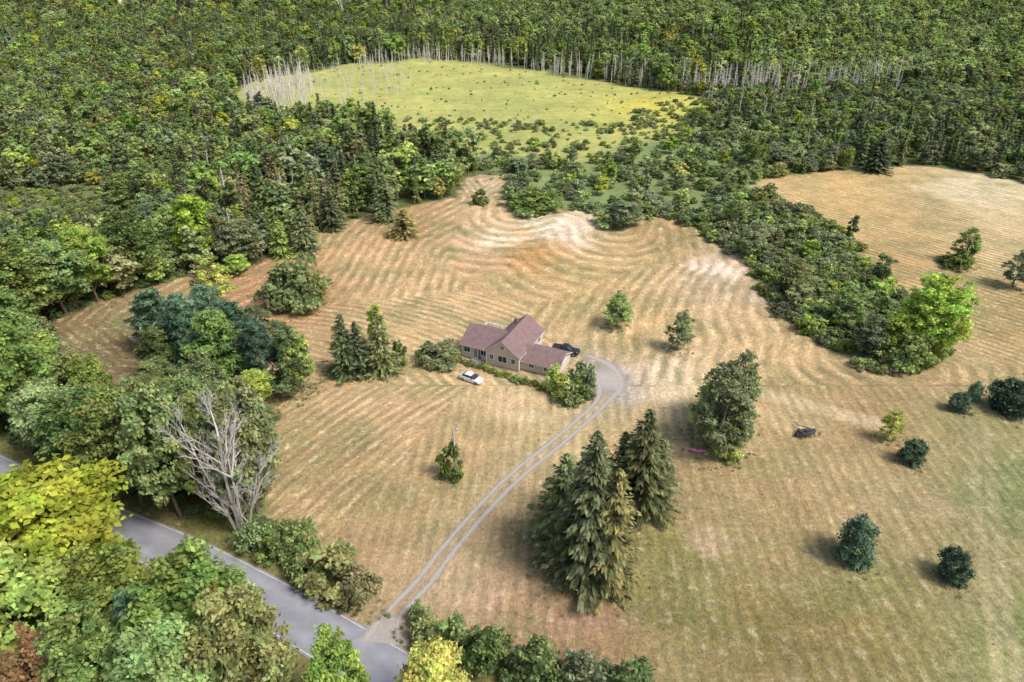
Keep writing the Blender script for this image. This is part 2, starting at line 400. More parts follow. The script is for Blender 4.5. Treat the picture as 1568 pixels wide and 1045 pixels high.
patch(1098,413,46,15,(222,200,180),.8); patch(1175,457,30,12,(218,194,172),.7); patch(1010,578,56,32,(224,204,174),.75); patch(820,640,50,14,(217,194,162),.6)
patch(735,285,26,14,(198,178,150),.6); patch(1490,292,90,22,(214,200,168),.6); patch(690,915,70,20,(192,156,136),.6); patch(870,950,80,25,(162,130,110),.6)
patch(1080,830,40,25,(190,162,140),.5); patch(160,540,70,40,(112,100,74),.6); patch(790,780,50,34,(140,120,90),.5); patch(700,880,60,16,(182,156,132),.4)  # includes painted tree shade: left lobe beside pines, and ground left of spruces
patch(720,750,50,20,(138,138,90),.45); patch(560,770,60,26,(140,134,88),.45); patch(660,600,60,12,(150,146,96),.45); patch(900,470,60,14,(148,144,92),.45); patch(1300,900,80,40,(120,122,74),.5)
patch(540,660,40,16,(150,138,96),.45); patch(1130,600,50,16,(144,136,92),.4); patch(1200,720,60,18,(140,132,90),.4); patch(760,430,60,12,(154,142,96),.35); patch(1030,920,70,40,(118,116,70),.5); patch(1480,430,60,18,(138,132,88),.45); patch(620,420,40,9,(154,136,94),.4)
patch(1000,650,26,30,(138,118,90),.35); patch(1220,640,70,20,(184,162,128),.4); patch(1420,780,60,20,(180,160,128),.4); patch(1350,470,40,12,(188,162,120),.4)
band([(950,606),(1050,600),(1150,600),(1250,625),(1350,650)], 2.2, (214,192,156), .6)
band([(1488,640),(1500,800),(1530,1045),(1560,1250)], .8, (192,176,140), .4)
band([(1508,640),(1524,800),(1560,1045),(1600,1250)], .8, (192,176,140), .4)
band([(1170,445),(1205,478),(1258,515)], 2.5, (218,194,168), .6)
band([(1172,345),(1240,380),(1330,372)], 1.2, (205,180,140), .3)
band([(590,945),(650,888),(742,775),(842,685),(918,625)], 6, (190,168,130), .5)
band([(910,615),(935,585),(925,562),(895,550)], 7, (184,166,142), .6)
band([(950,600),(935,575)], 5, (168,164,168), .5)
band([(560,930),(640,960),(720,975)], 3, (184,152,126), .5)
ph = sd.copy()
dD = dline(x, y, DWs)
rows_straight = x*1.0-y*.06
ph = np.where(py < 590, sd*.7+.3*(y+.3*x), np.where(x < -30+.42*(y-50)*1.0, dD, rows_straight))
ph = np.where((px > 1140) & (py < 560) & (px > 1140+(py-270)), .75*x+.66*y, ph)
amp = fm*(1-vm[:, 0]); amp *= np.where(rows_straight == ph, .7, 1.0)
me = bpy.data.meshes.new("ground_terrain")
nv = len(x); me.vertices.add(nv); me.vertices.foreach_set('co', np.stack([x, y, z], 1).astype(np.float32).ravel())
nr, nc = sh; I = (np.arange(nr-1)[:, None]*nc+np.arange(nc-1)[None]).ravel()
q = np.stack([I, I+1, I+1+nc, I+nc], 1).astype(np.int32); nf = len(q)
me.loops.add(nf*4); me.loops.foreach_set('vertex_index', q.ravel())
me.polygons.add(nf); me.polygons.foreach_set('loop_start', np.arange(nf, dtype=np.int32)*4)
me.polygons.foreach_set('use_smooth', np.ones(nf, bool)); me.update(calc_edges=True)
a = me.attributes.new('gcol', 'FLOAT_COLOR', 'POINT'); a.data.foreach_set('color', np.c_[gc, np.ones(nv)].astype(np.float32).ravel())
a = me.attributes.new('rows', 'FLOAT', 'POINT'); a.data.foreach_set('value', ph.astype(np.float32))
a = me.attributes.new('ramp', 'FLOAT', 'POINT'); a.data.foreach_set('value', amp.astype(np.float32))

m, nt, ns, ls = mat("hayfield_ground")
o = N(nt, 'ShaderNodeOutputMaterial'); b = N(nt, 'ShaderNodeBsdfPrincipled'); tc = N(nt, 'ShaderNodeTexCoord')
ag = N(nt, 'ShaderNodeAttribute', attribute_name='gcol'); ar = N(nt, 'ShaderNodeAttribute', attribute_name='rows'); aa = N(nt, 'ShaderNodeAttribute', attribute_name='ramp')
O = tc.outputs['Object']
n0 = noise(nt, O, .035, 5, .6); n1 = noise(nt, O, .22, 6, .65); n2 = noise(nt, O, 1.5, 7, .85)
sx = N(nt, 'ShaderNodeSeparateXYZ'); ls.new(O, sx.inputs[0])
cb = N(nt, 'ShaderNodeCombineXYZ')
ls.new(math_n(nt, 'MULTIPLY', ar.outputs['Fac'], 1.9), cb.inputs[0]); ls.new(math_n(nt, 'MULTIPLY', sx.outputs[0], .24), cb.inputs[1]); ls.new(math_n(nt, 'MULTIPLY', sx.outputs[1], .24), cb.inputs[2])
streak = noise(nt, cb.outputs[0], 1.0, 8, .85)
phs = math_n(nt, 'ADD', math_n(nt, 'MULTIPLY', ar.outputs['Fac'], 3.3), math_n(nt, 'MULTIPLY', n1, 5.0))
sn = math_n(nt, 'SINE', phs)
pat = maprange(nt, noise(nt, O, .12, 8, .8), .42, .56, .1, 1.0)
st = math_n(nt, 'MULTIPLY', math_n(nt, 'MULTIPLY', sn, pat), aa.outputs['Fac'])
f = maprange(nt, n0, .3, .7, .86, 1.14)
f = math_n(nt, 'MULTIPLY', f, maprange(nt, n1, .3, .7, .82, 1.18))
f = math_n(nt, 'MULTIPLY', f, maprange(nt, n2, .25, .75, .25, 1.75))
f = math_n(nt, 'MULTIPLY', f, math_n(nt, 'ADD', math_n(nt, 'MULTIPLY', st, .16), 1.0))
stf = math_n(nt, 'ADD', math_n(nt, 'MULTIPLY', maprange(nt, streak, .3, .7, -.36, .36), aa.outputs['Fac']), 1.0)
f = math_n(nt, 'MULTIPLY', f, stf)
gp = maprange(nt, math_n(nt, 'ADD', math_n(nt, 'ADD', noise(nt, O, .075, 7, .75), math_n(nt, 'MULTIPLY', st, -.06)), math_n(nt, 'MULTIPLY', math_n(nt, 'SUBTRACT', n2, .5), .55)), .45, .62, 0, .62)
base = mixc(nt, gp, ag.outputs['Color'], (.25, .26, .115))
basef = mixc(nt, aa.outputs['Fac'], ag.outputs['Color'], base)
fl = maprange(nt, math_n(nt, 'ADD', noise(nt, O, .5, 7, .85), math_n(nt, 'MULTIPLY', st, .04)), .53, .64, 0, .6)
basef = mixc(nt, math_n(nt, 'MULTIPLY', fl, aa.outputs['Fac']), basef, (.75, .62, .46))
mo = maprange(nt, noise(nt, O, .12, 8, .8), .46, .62, 0, .5)
mo = math_n(nt, 'MULTIPLY', mo, math_n(nt, 'SUBTRACT', 1.0, aa.outputs['Fac']))
basef = mixc(nt, mo, basef, (.25, .29, .11))
ls.new(vmul(nt, basef, f), b.inputs['Base Color'])
b.inputs['Roughness'].default_value = .95; b.inputs['Specular IOR Level'].default_value = .1
bp = N(nt, 'ShaderNodeBump'); bp.inputs['Strength'].default_value = .7; bp.inputs['Distance'].default_value = .3
ls.new(math_n(nt, 'ADD', math_n(nt, 'ADD', n2, math_n(nt, 'MULTIPLY', st, .2)), noise(nt, O, 5, 3, .7)), bp.inputs['Height']); ls.new(bp.outputs[0], b.inputs['Normal'])
ls.new(b.outputs[0], o.inputs[0]); me.materials.append(m)
link("ground_terrain", me)

# ------------------------------------------------------------------ road & driveway
def ribbon(name, P, wfun, z, mats, us=(-1, 1), full=None):
    n = len(P); d = np.gradient(P, axis=0); d = unit(d); nn = np.stack([-d[:, 1], d[:, 0]], 1)
    v = []; U = []; Fu = []
    for i in range(n):
        for u in us:
            p = P[i]+nn[i]*wfun(i)*u; v.append((p[0], p[1], z)); U.append(u); Fu.append(full(i) if full else 0)
    k = len(us); f = [(i*k+j+1, i*k+j, (i+1)*k+j, (i+1)*k+j+1) for i in range(n-1) for j in range(k-1)]
    me = bpy.data.meshes.new(name); me.from_pydata(v, [], f)
    for mm_ in mats: me.materials.append(mm_)
    a = me.attributes.new('u', 'FLOAT', 'POINT'); a.data.foreach_set('value', U)
    a = me.attributes.new('full', 'FLOAT', 'POINT'); a.data.foreach_set('value', Fu)
    me.update()
    if me.polygons[0].normal.z < 0: me.flip_normals()
    return me
m, nt, ns, ls = mat("asphalt_weathered")
o = N(nt, 'ShaderNodeOutputMaterial'); b = N(nt, 'ShaderNodeBsdfPrincipled'); tc = N(nt, 'ShaderNodeTexCoord'); au = N(nt, 'ShaderNodeAttribute', attribute_name='u')
f = maprange(nt, noise(nt, tc.outputs['Object'], .5, 5), .3, .7, .86, 1.14)
f = math_n(nt, 'MULTIPLY', f, maprange(nt, noise(nt, tc.outputs['Object'], 9, 3, .8), .3, .7, .82, 1.18))
tr = math_n(nt, 'ABSOLUTE', math_n(nt, 'SUBTRACT', math_n(nt, 'ABSOLUTE', au.outputs['Fac']), .5))
f = math_n(nt, 'MULTIPLY', f, maprange(nt, tr, 0, .4, 1.08, .9))
rgb = N(nt, 'ShaderNodeRGB'); rgb.outputs[0].default_value = (.29, .295, .34, 1)
ls.new(vmul(nt, rgb.outputs[0], f), b.inputs['Base Color']); b.inputs['Roughness'].default_value = .85
ls.new(b.outputs[0], o.inputs[0]); M_ASPH = m
link("road", ribbon("road", RWs, lambda i: 3.15, .006, [M_ASPH], (-1, -.5, 0, .5, 1)))
M_LINE = simple("road_paint_white", (.58, .58, .56), .7, .35, 4)
for sgn in (-1, 1):
    d = unit(np.gradient(RWs, axis=0)); nn = np.stack([-d[:, 1], d[:, 0]], 1)
    link("road_edge_line", ribbon("road_edge_line", RWs+nn*2.85*sgn, lambda i: .055, .010, [M_LINE]))
m, nt, ns, ls = mat("gravel_two_track")
o = N(nt, 'ShaderNodeOutputMaterial'); b = N(nt, 'ShaderNodeBsdfPrincipled'); tc = N(nt, 'ShaderNodeTexCoord'); au = N(nt, 'ShaderNodeAttribute', attribute_name='u'); af = N(nt, 'ShaderNodeAttribute', attribute_name='full')
O = tc.outputs['Object']
n1 = noise(nt, O, .7, 6, .8); n2 = noise(nt, O, 6, 4, .8)
ua = math_n(nt, 'ABSOLUTE', au.outputs['Fac'])
dc = math_n(nt, 'ABSOLUTE', math_n(nt, 'SUBTRACT', ua, .52))
v_ = math_n(nt, 'ADD', dc, math_n(nt, 'MULTIPLY', math_n(nt, 'SUBTRACT', n1, .5), .9))
trk = maprange(nt, v_, .08, .36, .9, 0)
edge = maprange(nt, math_n(nt, 'ADD', ua, math_n(nt, 'MULTIPLY', math_n(nt, 'SUBTRACT', n1, .5), 1.4)), .4, .95, 1, 0)
al = math_n(nt, 'MAXIMUM', trk, math_n(nt, 'MULTIPLY', af.outputs['Fac'], edge), True)
rgb = N(nt, 'ShaderNodeRGB'); rgb.outputs[0].default_value = (.45, .415, .385, 1)
f = math_n(nt, 'MULTIPLY', maprange(nt, n2, .3, .7, .78, 1.22), maprange(nt, n1, .3, .7, .85, 1.15))
ls.new(vmul(nt, rgb.outputs[0], f), b.inputs['Base Color']); b.inputs['Roughness'].default_value = .95; ls.new(al, b.inputs['Alpha'])
ls.new(b.outputs[0], o.inputs[0])
nD = len(DWs)
def dw(i):
    t = i/nD
    if t < .08: return 2.6*(1-t/.08)+1.6
    if t < .62: return 1.6
    return 1.6+2.2*float(sstep((t-.64)/.12))*(1-.5*float(sstep((t-.84)/.12)))
def dfull(i):
    t = i/nD
    if t < .08: return .8
    if t < .66: return .06
    return .85*float(sstep((t-.68)/.07))*(1-.75*float(sstep((t-.8)/.1)))+.04
link("gravel_driveway", ribbon("gravel_driveway", DWs, dw, .014, [m], (-1, -.75, -.5, -.25, 0, .25, .5, .75, 1), dfull))

# ------------------------------------------------------------------ named plants
rnd = random.Random(3)
placed = []
NAMES = dict(leafA='maple_tree', leafB='maple_tree', leafC='birch_tree', thin='birch_tree', airy='birch_tree', sprA='spruce_tree', sprB='spruce_tree', pine='pine_tree', pinB='pine_tree', shrA='shrub', shrB='shrub', ball='juniper_bush', dead='dead_tree')
def plant(kind, bx, by, top, wpx, col, name=None):
    me, H, R = ML[kind]; p = G(bx, by); h = max(.6, HT(bx, by, top)); r = wpx/2*DIST(bx, by)*1.0/F
    o = link(name or NAMES[kind], recol(me, col), (p[0], p[1], -.03), rnd.uniform(0, 6.28), (r/R, r/R, h/H))
    placed.append((p[0], p[1], r)); return o
PL = [
 ('sprA',900,882,664,128,'spr'),('sprB',862,832,690,96,'spr'),('sprA',978,778,622,100,'spr'),('sprB',932,892,712,96,'sprb'),('sprB',905,800,655,84,'sprd'),('sprB',1003,772,664,62,'spr'),('sprB',948,765,658,66,'sprd'),('sprB',880,870,720,80,'spr'),
 ('sprA',532,573,478,60,'sprd'),('sprB',552,574,490,46,'sprd'),('sprA',586,572,466,55,'spr'),('shrB',612,560,520,24,'mid'),('leafC',580,540,462,30,'lime'),
 ('pine',250,535,435,90,'pine'),('pinB',300,575,450,96,'pine'),('pine',350,595,465,100,'mid'),('pinB',405,598,485,96,'pine'),('pine',330,530,432,90,'pine'),('pinB',455,602,498,76,'spr'),('pine',400,555,465,86,'spr'),('pinB',255,590,500,76,'mid'),('leafC',464,600,502,50,'bright'),('pine',290,550,445,80,'pine'),('pinB',372,560,462,84,'pine'),
 ('thin',335,478,395,62,'yg'),('thin',318,470,405,40,'brn'),
 ('shrA',458,466,402,94,'mid'),('shrB',440,462,415,60,'grey'),('shrB',480,462,415,50,'oliv'),
 ('airy',944,500,447,50,'mid'),('airy',1038,536,474,44,'grey'),
 ('airy',1100,694,560,96,'oliv'),('airy',1126,640,532,70,'grey'),('airy',1080,668,575,66,'oliv'),('airy',1114,684,590,70,'grey'),('airy',1095,650,560,80,'oliv'),('shrB',1108,698,655,50,'lime'),
 ('thin',1358,674,628,36,'yg'),
 ('ball',1305,858,797,64,'pine'),('ball',1458,887,846,52,'pine'),('ball',1393,708,675,40,'pine'),('ball',1467,628,602,32,'pine'),('ball',1488,612,586,24,'pine'),('ball',1548,630,585,66,'pine'),('ball',1572,622,560,40,'pine'),
 ('airy',1473,402,346,46,'lime'),('shrA',1463,408,388,50,'mid'),('airy',1552,440,378,50,'grey'),
 ('leafB',1408,545,420,92,'lime'),('leafC',1372,548,470,60,'lime'),('shrA',1385,560,510,70,'mid'),
 ('shrB',690,730,683,38,'mid'),
 ('shrA',676,556,528,60,'oliv'),('shrB',655,550,528,36,'mid'),('shrA',889,598,556,42,'mid'),('shrB',865,608,578,46,'yg'),('shrA',848,598,560,28,'lime'),('shrB',872,618,590,34,'oliv'),('shrB',897,606,572,30,'grey'),('shrA',880,612,582,40,'mid'),
 ('leafA',40,665,490,120,'bright'),('leafB',-25,650,480,120,'mid'),('leafA',95,705,585,92,'mid'),('leafB',150,745,600,105,'mid'),('leafA',215,775,600,115,'bright'),('leafB',275,790,585,105,'mid'),('leafC',330,785,600,90,'bright'),('leafB',405,750,585,80,'oliv'),('leafA',310,720,575,95,'mid'),('airy',375,720,580,70,'oliv'),
 ('dead',372,818,585,165,'mid'),('airy',372,800,600,90,'grey'),('airy',392,790,610,90,'oliv'),
 ('shrA',455,846,800,66,'bright'),('shrB',505,892,848,100,'oliv'),('shrA',552,905,872,60,'brn'),('shrB',540,925,890,50,'oliv'),('shrA',470,880,850,60,'mid'),('shrB',418,850,815,50,'mid'),('shrA',390,838,800,50,'mid'),
 ('leafA',120,925,735,225,'yg'),('leafB',20,935,770,170,'yg'),('leafB',200,1010,850,150,'bright'),('leafA',60,1050,850,190,'bright'),('leafB',340,1060,850,170,'bright'),('pine',270,1080,890,125,'pine'),('leafA',400,1100,900,130,'oliv'),('leafB',110,1120,978,110,'org'),('leafA',-10,1110,960,130,'oliv'),('airy',385,1075,885,90,'yel'),('leafB',190,1120,935,120,'mid'),('leafA',300,1150,960,150,'mid'),
 ('leafC',530,1110,968,95,'bright'),('leafA',670,1135,1000,115,'yg'),('leafC',15,1000,900,100,'oliv'),
 ('shrA',655,978,945,50,'oliv'),('shrB',690,1000,955,66,'mid'),('shrA',745,1015,965,70,'mid'),('shrB',735,1000,975,40,'brn'),('shrA',820,1045,985,76,'mid'),('shrB',790,1030,1000,50,'mid'),('shrA',890,1060,1012,80,'grey'),('shrB',960,1075,1022,90,'mid'),('shrA',925,1050,1020,50,'grey'),('shrA',640,950,925,28,'mid'),
 ('sprB',592,338,262,44,'spr'),('sprB',620,362,318,48,'sprb'),('sprA',432,392,328,38,'lime'),('sprA',470,386,312,54,'spr'),('sprB',510,352,290,40,'sprd'),('shrB',735,312,292,26,'mid'),
 ('leafC',310,405,290,70,'lime'),('leafB',215,432,320,80,'mid'),('leafA',150,462,345,70,'bright'),('leafC',340,400,320,46,'sprb'),('leafC',365,420,388,40,'lime'),
 ('leafA',100,480,370,100,'mid'),('leafB',45,500,365,110,'bright'),('leafA',20,560,440,100,'mid'),('leafC',190,440,365,46,'bright'),('leafB',380,402,335,60,'grey'),
 ('leafC',955,347,306,60,'grey'),('shrA',935,345,320,50,'mid'),('shrB',985,332,308,40,'mid'),('shrA',820,322,290,80,'mid'),
 ('sprB',1340,262,205,46,'sprd'),('leafC',1195,262,225,44,'grey'),
 ('airy',1215,455,395,60,'oliv'),('airy',1150,395,335,50,'grey'),('airy',1290,505,440,60,'bright'),('airy',1330,545,480,55,'grey'),('airy',1120,350,305,46,'mid'),
]
for e in PL: plant(*e)
hp = W([(700,553),(740,566),(780,580),(820,592),(858,606)]); hp = smooth_poly(hp, 5)
for i, p in enumerate(hp):
    me, H, R = ML['shrA' if i % 2 else 'shrB']; r = rnd.uniform(.6, .9)
    link("hedge_shrub", recol(me, rnd.choice(['mid', 'oliv', 'yg', 'bright'])), (p[0]+rnd.uniform(-.2, .2), p[1]+rnd.uniform(-.3, .3), 0), rnd.uniform(0, 6), (r/R, r/R, rnd.uniform(.9, 1.4)/H))

# ------------------------------------------------------------------ forest scatter
rng = R0(11)
PP = []; RO = []; SC = []; ID = []; near = []
def zone(px, py, inh):
    r = rng.rand()
    if inh: return ('shr', rng.uniform(2.0, 4.8)) if r < .86 else ('mid', rng.uniform(5, 8)) if r < .93 else ('bright', rng.uniform(5, 8))
    if py > 395 and px < 430: return ('mid' if r < .6 else 'bright' if r < .9 else 'spr', rng.uniform(6, 13))
    if py < 270:
        if px > 1310 and py > 205: return ('spr' if r < .6 else 'mid', rng.uniform(8, 13))
        if px > 1040 and py > 140: return ('mid' if r < .5 else 'bright' if r < .58 else 'shr' if r < .88 else 'spr' if r < .97 else 'snag', rng.uniform(4, 9))
        if 480 < px < 1150 and py > 62: return ('spr' if r < .72 else 'mid' if r < .8 else 'bright', rng.uniform(9, 17))
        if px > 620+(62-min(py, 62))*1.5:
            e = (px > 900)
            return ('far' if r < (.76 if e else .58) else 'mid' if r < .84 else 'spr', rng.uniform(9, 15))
        if px < 360 and py > 90: return ('bright' if r < .42 else 'mid' if r < .72 else 'spr' if r < .93 else 'sprb', rng.uniform(6, 13))
        if px < 620: return ('mid' if r < .22 else 'bright' if r < .46 else 'spr' if r < .85 else 'sprb' if r < .97 else 'snag', rng.uniform(8, 15))
    if px < 290: return ('mid' if r < .42 else 'bright' if r < .66 else 'spr' if r < .88 else 'sprb' if r < .95 else 'dark', rng.uniform(5, 12))
    if px < 720: return ('spr' if r < .5 else 'mid' if r < .68 else 'sprb' if r < .8 else 'bright' if r < .92 else 'dark' if r < .96 else 'snag', rng.uniform(7, 15))
    return ('shr' if r < .6 else 'mid', rng.uniform(4, 8))
for (ya, yb, sp) in [(18, 130, 5.0), (130, 240, 4.7), (240, 430, 5.3), (430, 720, 6.4), (720, 1600, 11)]:
    for yy in np.arange(ya, yb, sp):
        hw = yy*.95+70
        gx = np.arange(-hw, hw, sp); gx = gx+rng.uniform(-.48, .48, len(gx))*sp; gy = yy+rng.uniform(-.48, .48, len(gx))*sp
        gz = hgt(gx, gy); qx, qy = proj(gx, gy, gz)
        bad = inside(gx, gy, FW) | inside(gx, gy, MW) | inside(gx, gy, CW) | inside(gx, gy, XW)
        inh = inside(gx, gy, HW)
        bad |= inh & (gy < 330) & (rng.rand(len(gx)) < .36)
        dr = dline(gx, gy, RWs); bad |= dr < 6.5
        for i in np.where(~bad)[0]:
            nb = gy[i] < 130 and not inh[i]
            if nb:
                if qx[i] > 440 or gy[i] < 28: continue
                if dr[i] < 8: continue
                if any((gx[i]-a)**2+(gy[i]-b_)**2 < (c*.6+1.2)**2 for a, b_, c in placed): continue
            elif gy[i] < 240 and any((gx[i]-a)**2+(gy[i]-b_)**2 < 4 for a, b_, c in placed): continue
            k, h = zone(qx[i], qy[i], inh[i])
            if nb: near.append((gx[i], gy[i], h)); continue
            j = Z[k][rng.randint(len(Z[k]))]; kd = protos[j][0]; H = LO[kd][1]
            if k == 'shr': h = min(h, 5.2)
            s = h/H; w = s*rng.uniform(.85, 1.25) if kd[:2] != 'ls' else s*rng.uniform(.8, 1.15)
            if kd[:2] == 'ld' and gy[i] < 430: w = max(w, .55)
            if gy[i] > 720: w *= 1.4; s *= 1.1
            PP.append((gx[i], gy[i], gz[i]-.2)); RO.append((rng.normal()*.03, rng.normal()*.03, rng.uniform(0, 6.28))); SC.append((w, w, s)); ID.append(j)
lo = HW.min(0); hi = HW.max(0)
for k in range(9000):
    a = rng.uniform(40, hi[0]); b_ = rng.uniform(lo[1], 200)
    if not inside(np.array([a]), np.array([b_]), HW)[0] or rng.rand() < .86: continue
    s = rng.uniform(.2, .85); j = Z['shr'][rng.randint(6)]
    PP.append((a, b_, -.2)); RO.append((0, 0, rng.uniform(0, 6))); SC.append((s, s, s)); ID.append(j)
gn_scatter("forest", PP, RO, SC, ID, col_p)
for (a, b_, h) in near:
    k = rnd.choice(['leafA', 'leafB', 'leafC']); me, H, R = ML[k]; s = rnd.uniform(.75, 1.0)*h/H*1.05
    link(NAMES[k], recol(me, rnd.choice(['mid', 'mid', 'bright', 'oliv', 'bright'])), (a, b_, 0), rnd.uniform(0, 6), (s, s, s))
print("forest", len(PP), "near", len(near))

PP = []; RO = []; SC = []; ID = []
def snags(poly, n, h0, h1):
    P = W(poly); lo = P.min(0); hi = P.max(0); k = 0
    while k < n:
        a = rng.uniform(lo[0], hi[0]); b_ = rng.uniform(lo[1], hi[1])
        if not inside(np.array([a]), np.array([b_]), P)[0]: continue
        h = rng.uniform(h0, h1)/12; k += 1
        PP.append((a, b_, 0)); RO.append((rng.normal()*.06, rng.normal()*.06, rng.uniform(0, 6))); SC.append((h, h, h)); ID.append(Z['snag'][rng.randint(3)])
snags([(370,150),(440,118),(480,130),(470,172),(390,180)], 170, 5, 15)
snags([(440,118),(560,100),(630,112),(620,150),(540,185),(470,180)], 140, 3, 11)
snags([(545,97),(640,89),(760,96),(860,112),(860,117),(760,101),(640,95),(545,102)], 110, 5, 13)
snags([(820,110),(950,130),(1080,147),(1200,146),(1400,138),(1400,126),(1200,132),(1060,136),(930,120)], 360, 6, 16)
snags([(1060,160),(1250,170),(1250,200),(1100,190)], 18, 6, 10)
snags([(620,110),(1000,150),(960,220),(620,200)], 22, 2, 6)
snags([(420,300),(560,260),(600,310),(500,345),(430,360)], 9, 9, 13)
gn_scatter("marsh_dead_snags", PP, RO, SC, ID, col_p)
PP = []; RO = []; SC = []; ID = []
def bushes(Pw, n, s0, s1, keys=('mshr',)):
    lo = Pw.min(0); hi = Pw.max(0); k = 0
    while k < n:
        a = rng.uniform(lo[0], hi[0]); b_ = rng.uniform(lo[1], hi[1])
        if not inside(np.array([a]), np.array([b_]), Pw)[0]: continue
        s = rng.uniform(s0, s1)*rng.uniform(.6, 1); k += 1; kk = Z[keys[rng.randint(len(keys))]]
        PP.append((a, b_, -.1)); RO.append((0, 0, rng.uniform(0, 6))); SC.append((s, s, s*.8)); ID.append(kk[rng.randint(len(kk))])
bushes(MW, 420, .1, .42); bushes(CW, 420, .25, .8, ('mshr', 'shr'))
bushes(W([(620,180),(960,190),(960,238),(850,246),(720,236),(610,238)]), 240, .3, .9, ('mshr', 'shr'))
bushes(W([(960,175),(1060,150),(1110,160),(1050,200),(970,235)]), 130, .3, 1.0, ('mshr', 'shr'))
bushes(W([(710,262),(780,262),(775,320),(720,318)]), 14, .2, .5)
gn_scatter("marsh_bushes", PP, RO, SC, ID, col_p)

# undergrowth and rough grass (near)
col_g = bpy.data.collections.new("undergrowth_library")
gl = [(ML['shrA'][0],'mid'),(ML['shrB'][0],'dark'),(ML['shrA'][0],'oliv'),(tuft('t0',1),'oliv'),(tuft('t1',2),'tan'),(tuft('t2',3),'mid')]
for i, (me_, c) in enumerate(gl):
    o = bpy.data.objects.new("undergrowth_%02d" % i, recol(me_, c)); col_g.objects.link(o)
PP = []; RO = []; SC = []; ID = []
gx = rng.uniform(-150, 40, 14000); gy = rng.uniform(25, 150, 14000)
inf = inside(gx, gy, FW); df = dline(gx, gy, FW, True); dr = dline(gx, gy, RWs)
for i in range(len(gx)):
    if inf[i] and df[i] > 1: continue
    if dr[i] < 3.5: continue
    if not inf[i] and dr[i] > 5.5 and rng.rand() < .28:
        j = rng.randint(3); s = rng.uniform(.25, .7)
    else:
        j = 3+rng.randint(3); s = rng.uniform(.6, 1.4)
    PP.append((gx[i], gy[i], 0)); RO.append((0, 0, rng.uniform(0, 6))); SC.append((s, s, s)); ID.append(j)
n = 6000; gx = rng.uniform(-90, 130, n); gy = 38+rng.rand(n)**1.3*110
inf = inside(gx, gy, FW); dd = dline(gx, gy, DWs)
hx, hy = -9.5, 111.9
for i in range(n):
    if not inf[i] or dd[i] < 2: continue
    lx = .906*(gx[i]-hx)-.423*(gy[i]-hy); ly = .423*(gx[i]-hx)+.906*(gy[i]-hy)
    if -1 < lx < 21 and -1.5 < ly < 12: continue
    s = rng.uniform(.25, .6); PP.append((gx[i], gy[i], 0)); RO.append((0, 0, rng.uniform(0, 6))); SC.append((s*1.3, s*1.3, s*.4)); ID.append(4)
for (a, b_, r) in placed:
    if b_ > 170 or not inside(np.array([a]), np.array([b_]), FW)[0]: continue
    for k in range(int(10+r*9)):
        an = rng.uniform(0, 6.28); q = r*abs(rng.normal(.75, .3)); s = rng.uniform(.5, 1.2)
        if q < 8: PP.append((a+q*math.cos(an), b_+q*math.sin(an), 0)); RO.append((0, 0, rng.uniform(0, 6))); SC.append((s, s, s*.8)); ID.append(3 if rng.rand() < .6 else 4)
gn_scatter("undergrowth_and_grass", PP, RO, SC, ID, col_g)

# ------------------------------------------------------------------ farmhouse
M_SID = simple("siding_beige", (.62, .52, .46), .8, .06, 2)
M_TRIM = simple("trim_white", (.80, .79, .77), .6, .05, 2)
M_GLASS = simple("window_glass", (.03, .04, .05), .08, .1, 1, spec=.8)
M_CONC = simple("foundation_concrete", (.40, .38, .36), .9, .15, 3)
M_DOOR = simple("door_paint", (.25, .08, .06), .5, .05, 2)
m, nt, ns, ls = mat("roof_shingles")
o = N(nt, 'ShaderNodeOutputMaterial'); b = N(nt, 'ShaderNodeBsdfPrincipled'); tc = N(nt, 'ShaderNodeTexCoord')
f = maprange(nt, noise(nt, tc.outputs['Object'], 1.2, 6, .7), .3, .7, .78, 1.22)
f = math_n(nt, 'MULTIPLY', f, maprange(nt, noise(nt, tc.outputs['Object'], 7, 3, .8), .3, .7, .82, 1.18))
sz_ = N(nt, 'ShaderNodeSeparateXYZ'); ls.new(tc.outputs['Object'], sz_.inputs[0])
fr = math_n(nt, 'FRACT', math_n(nt, 'MULTIPLY', sz_.outputs[2], 9.0))
f = math_n(nt, 'MULTIPLY', f, maprange(nt, fr, 0, .25, .84, 1.0))
rgb = N(nt, 'ShaderNodeRGB'); rgb.outputs[0].default_value = (.225, .15, .148, 1)
ls.new(vmul(nt, rgb.outputs[0], f), b.inputs['Base Color']); b.inputs['Roughness'].default_value = .9
ls.new(b.outputs[0], o.inputs[0]); M_ROOF = m
house = bpy.data.objects.new("farmhouse", None); scene.collection.objects.link(house)
house.location = (-9.5, 111.9, 0); house.rotation_euler = (0, 0, rad(-25))
def part(name, mb, mats, parent=house, smooth=False): return link(name, mb.mesh(name, mats, smooth), parent=parent)
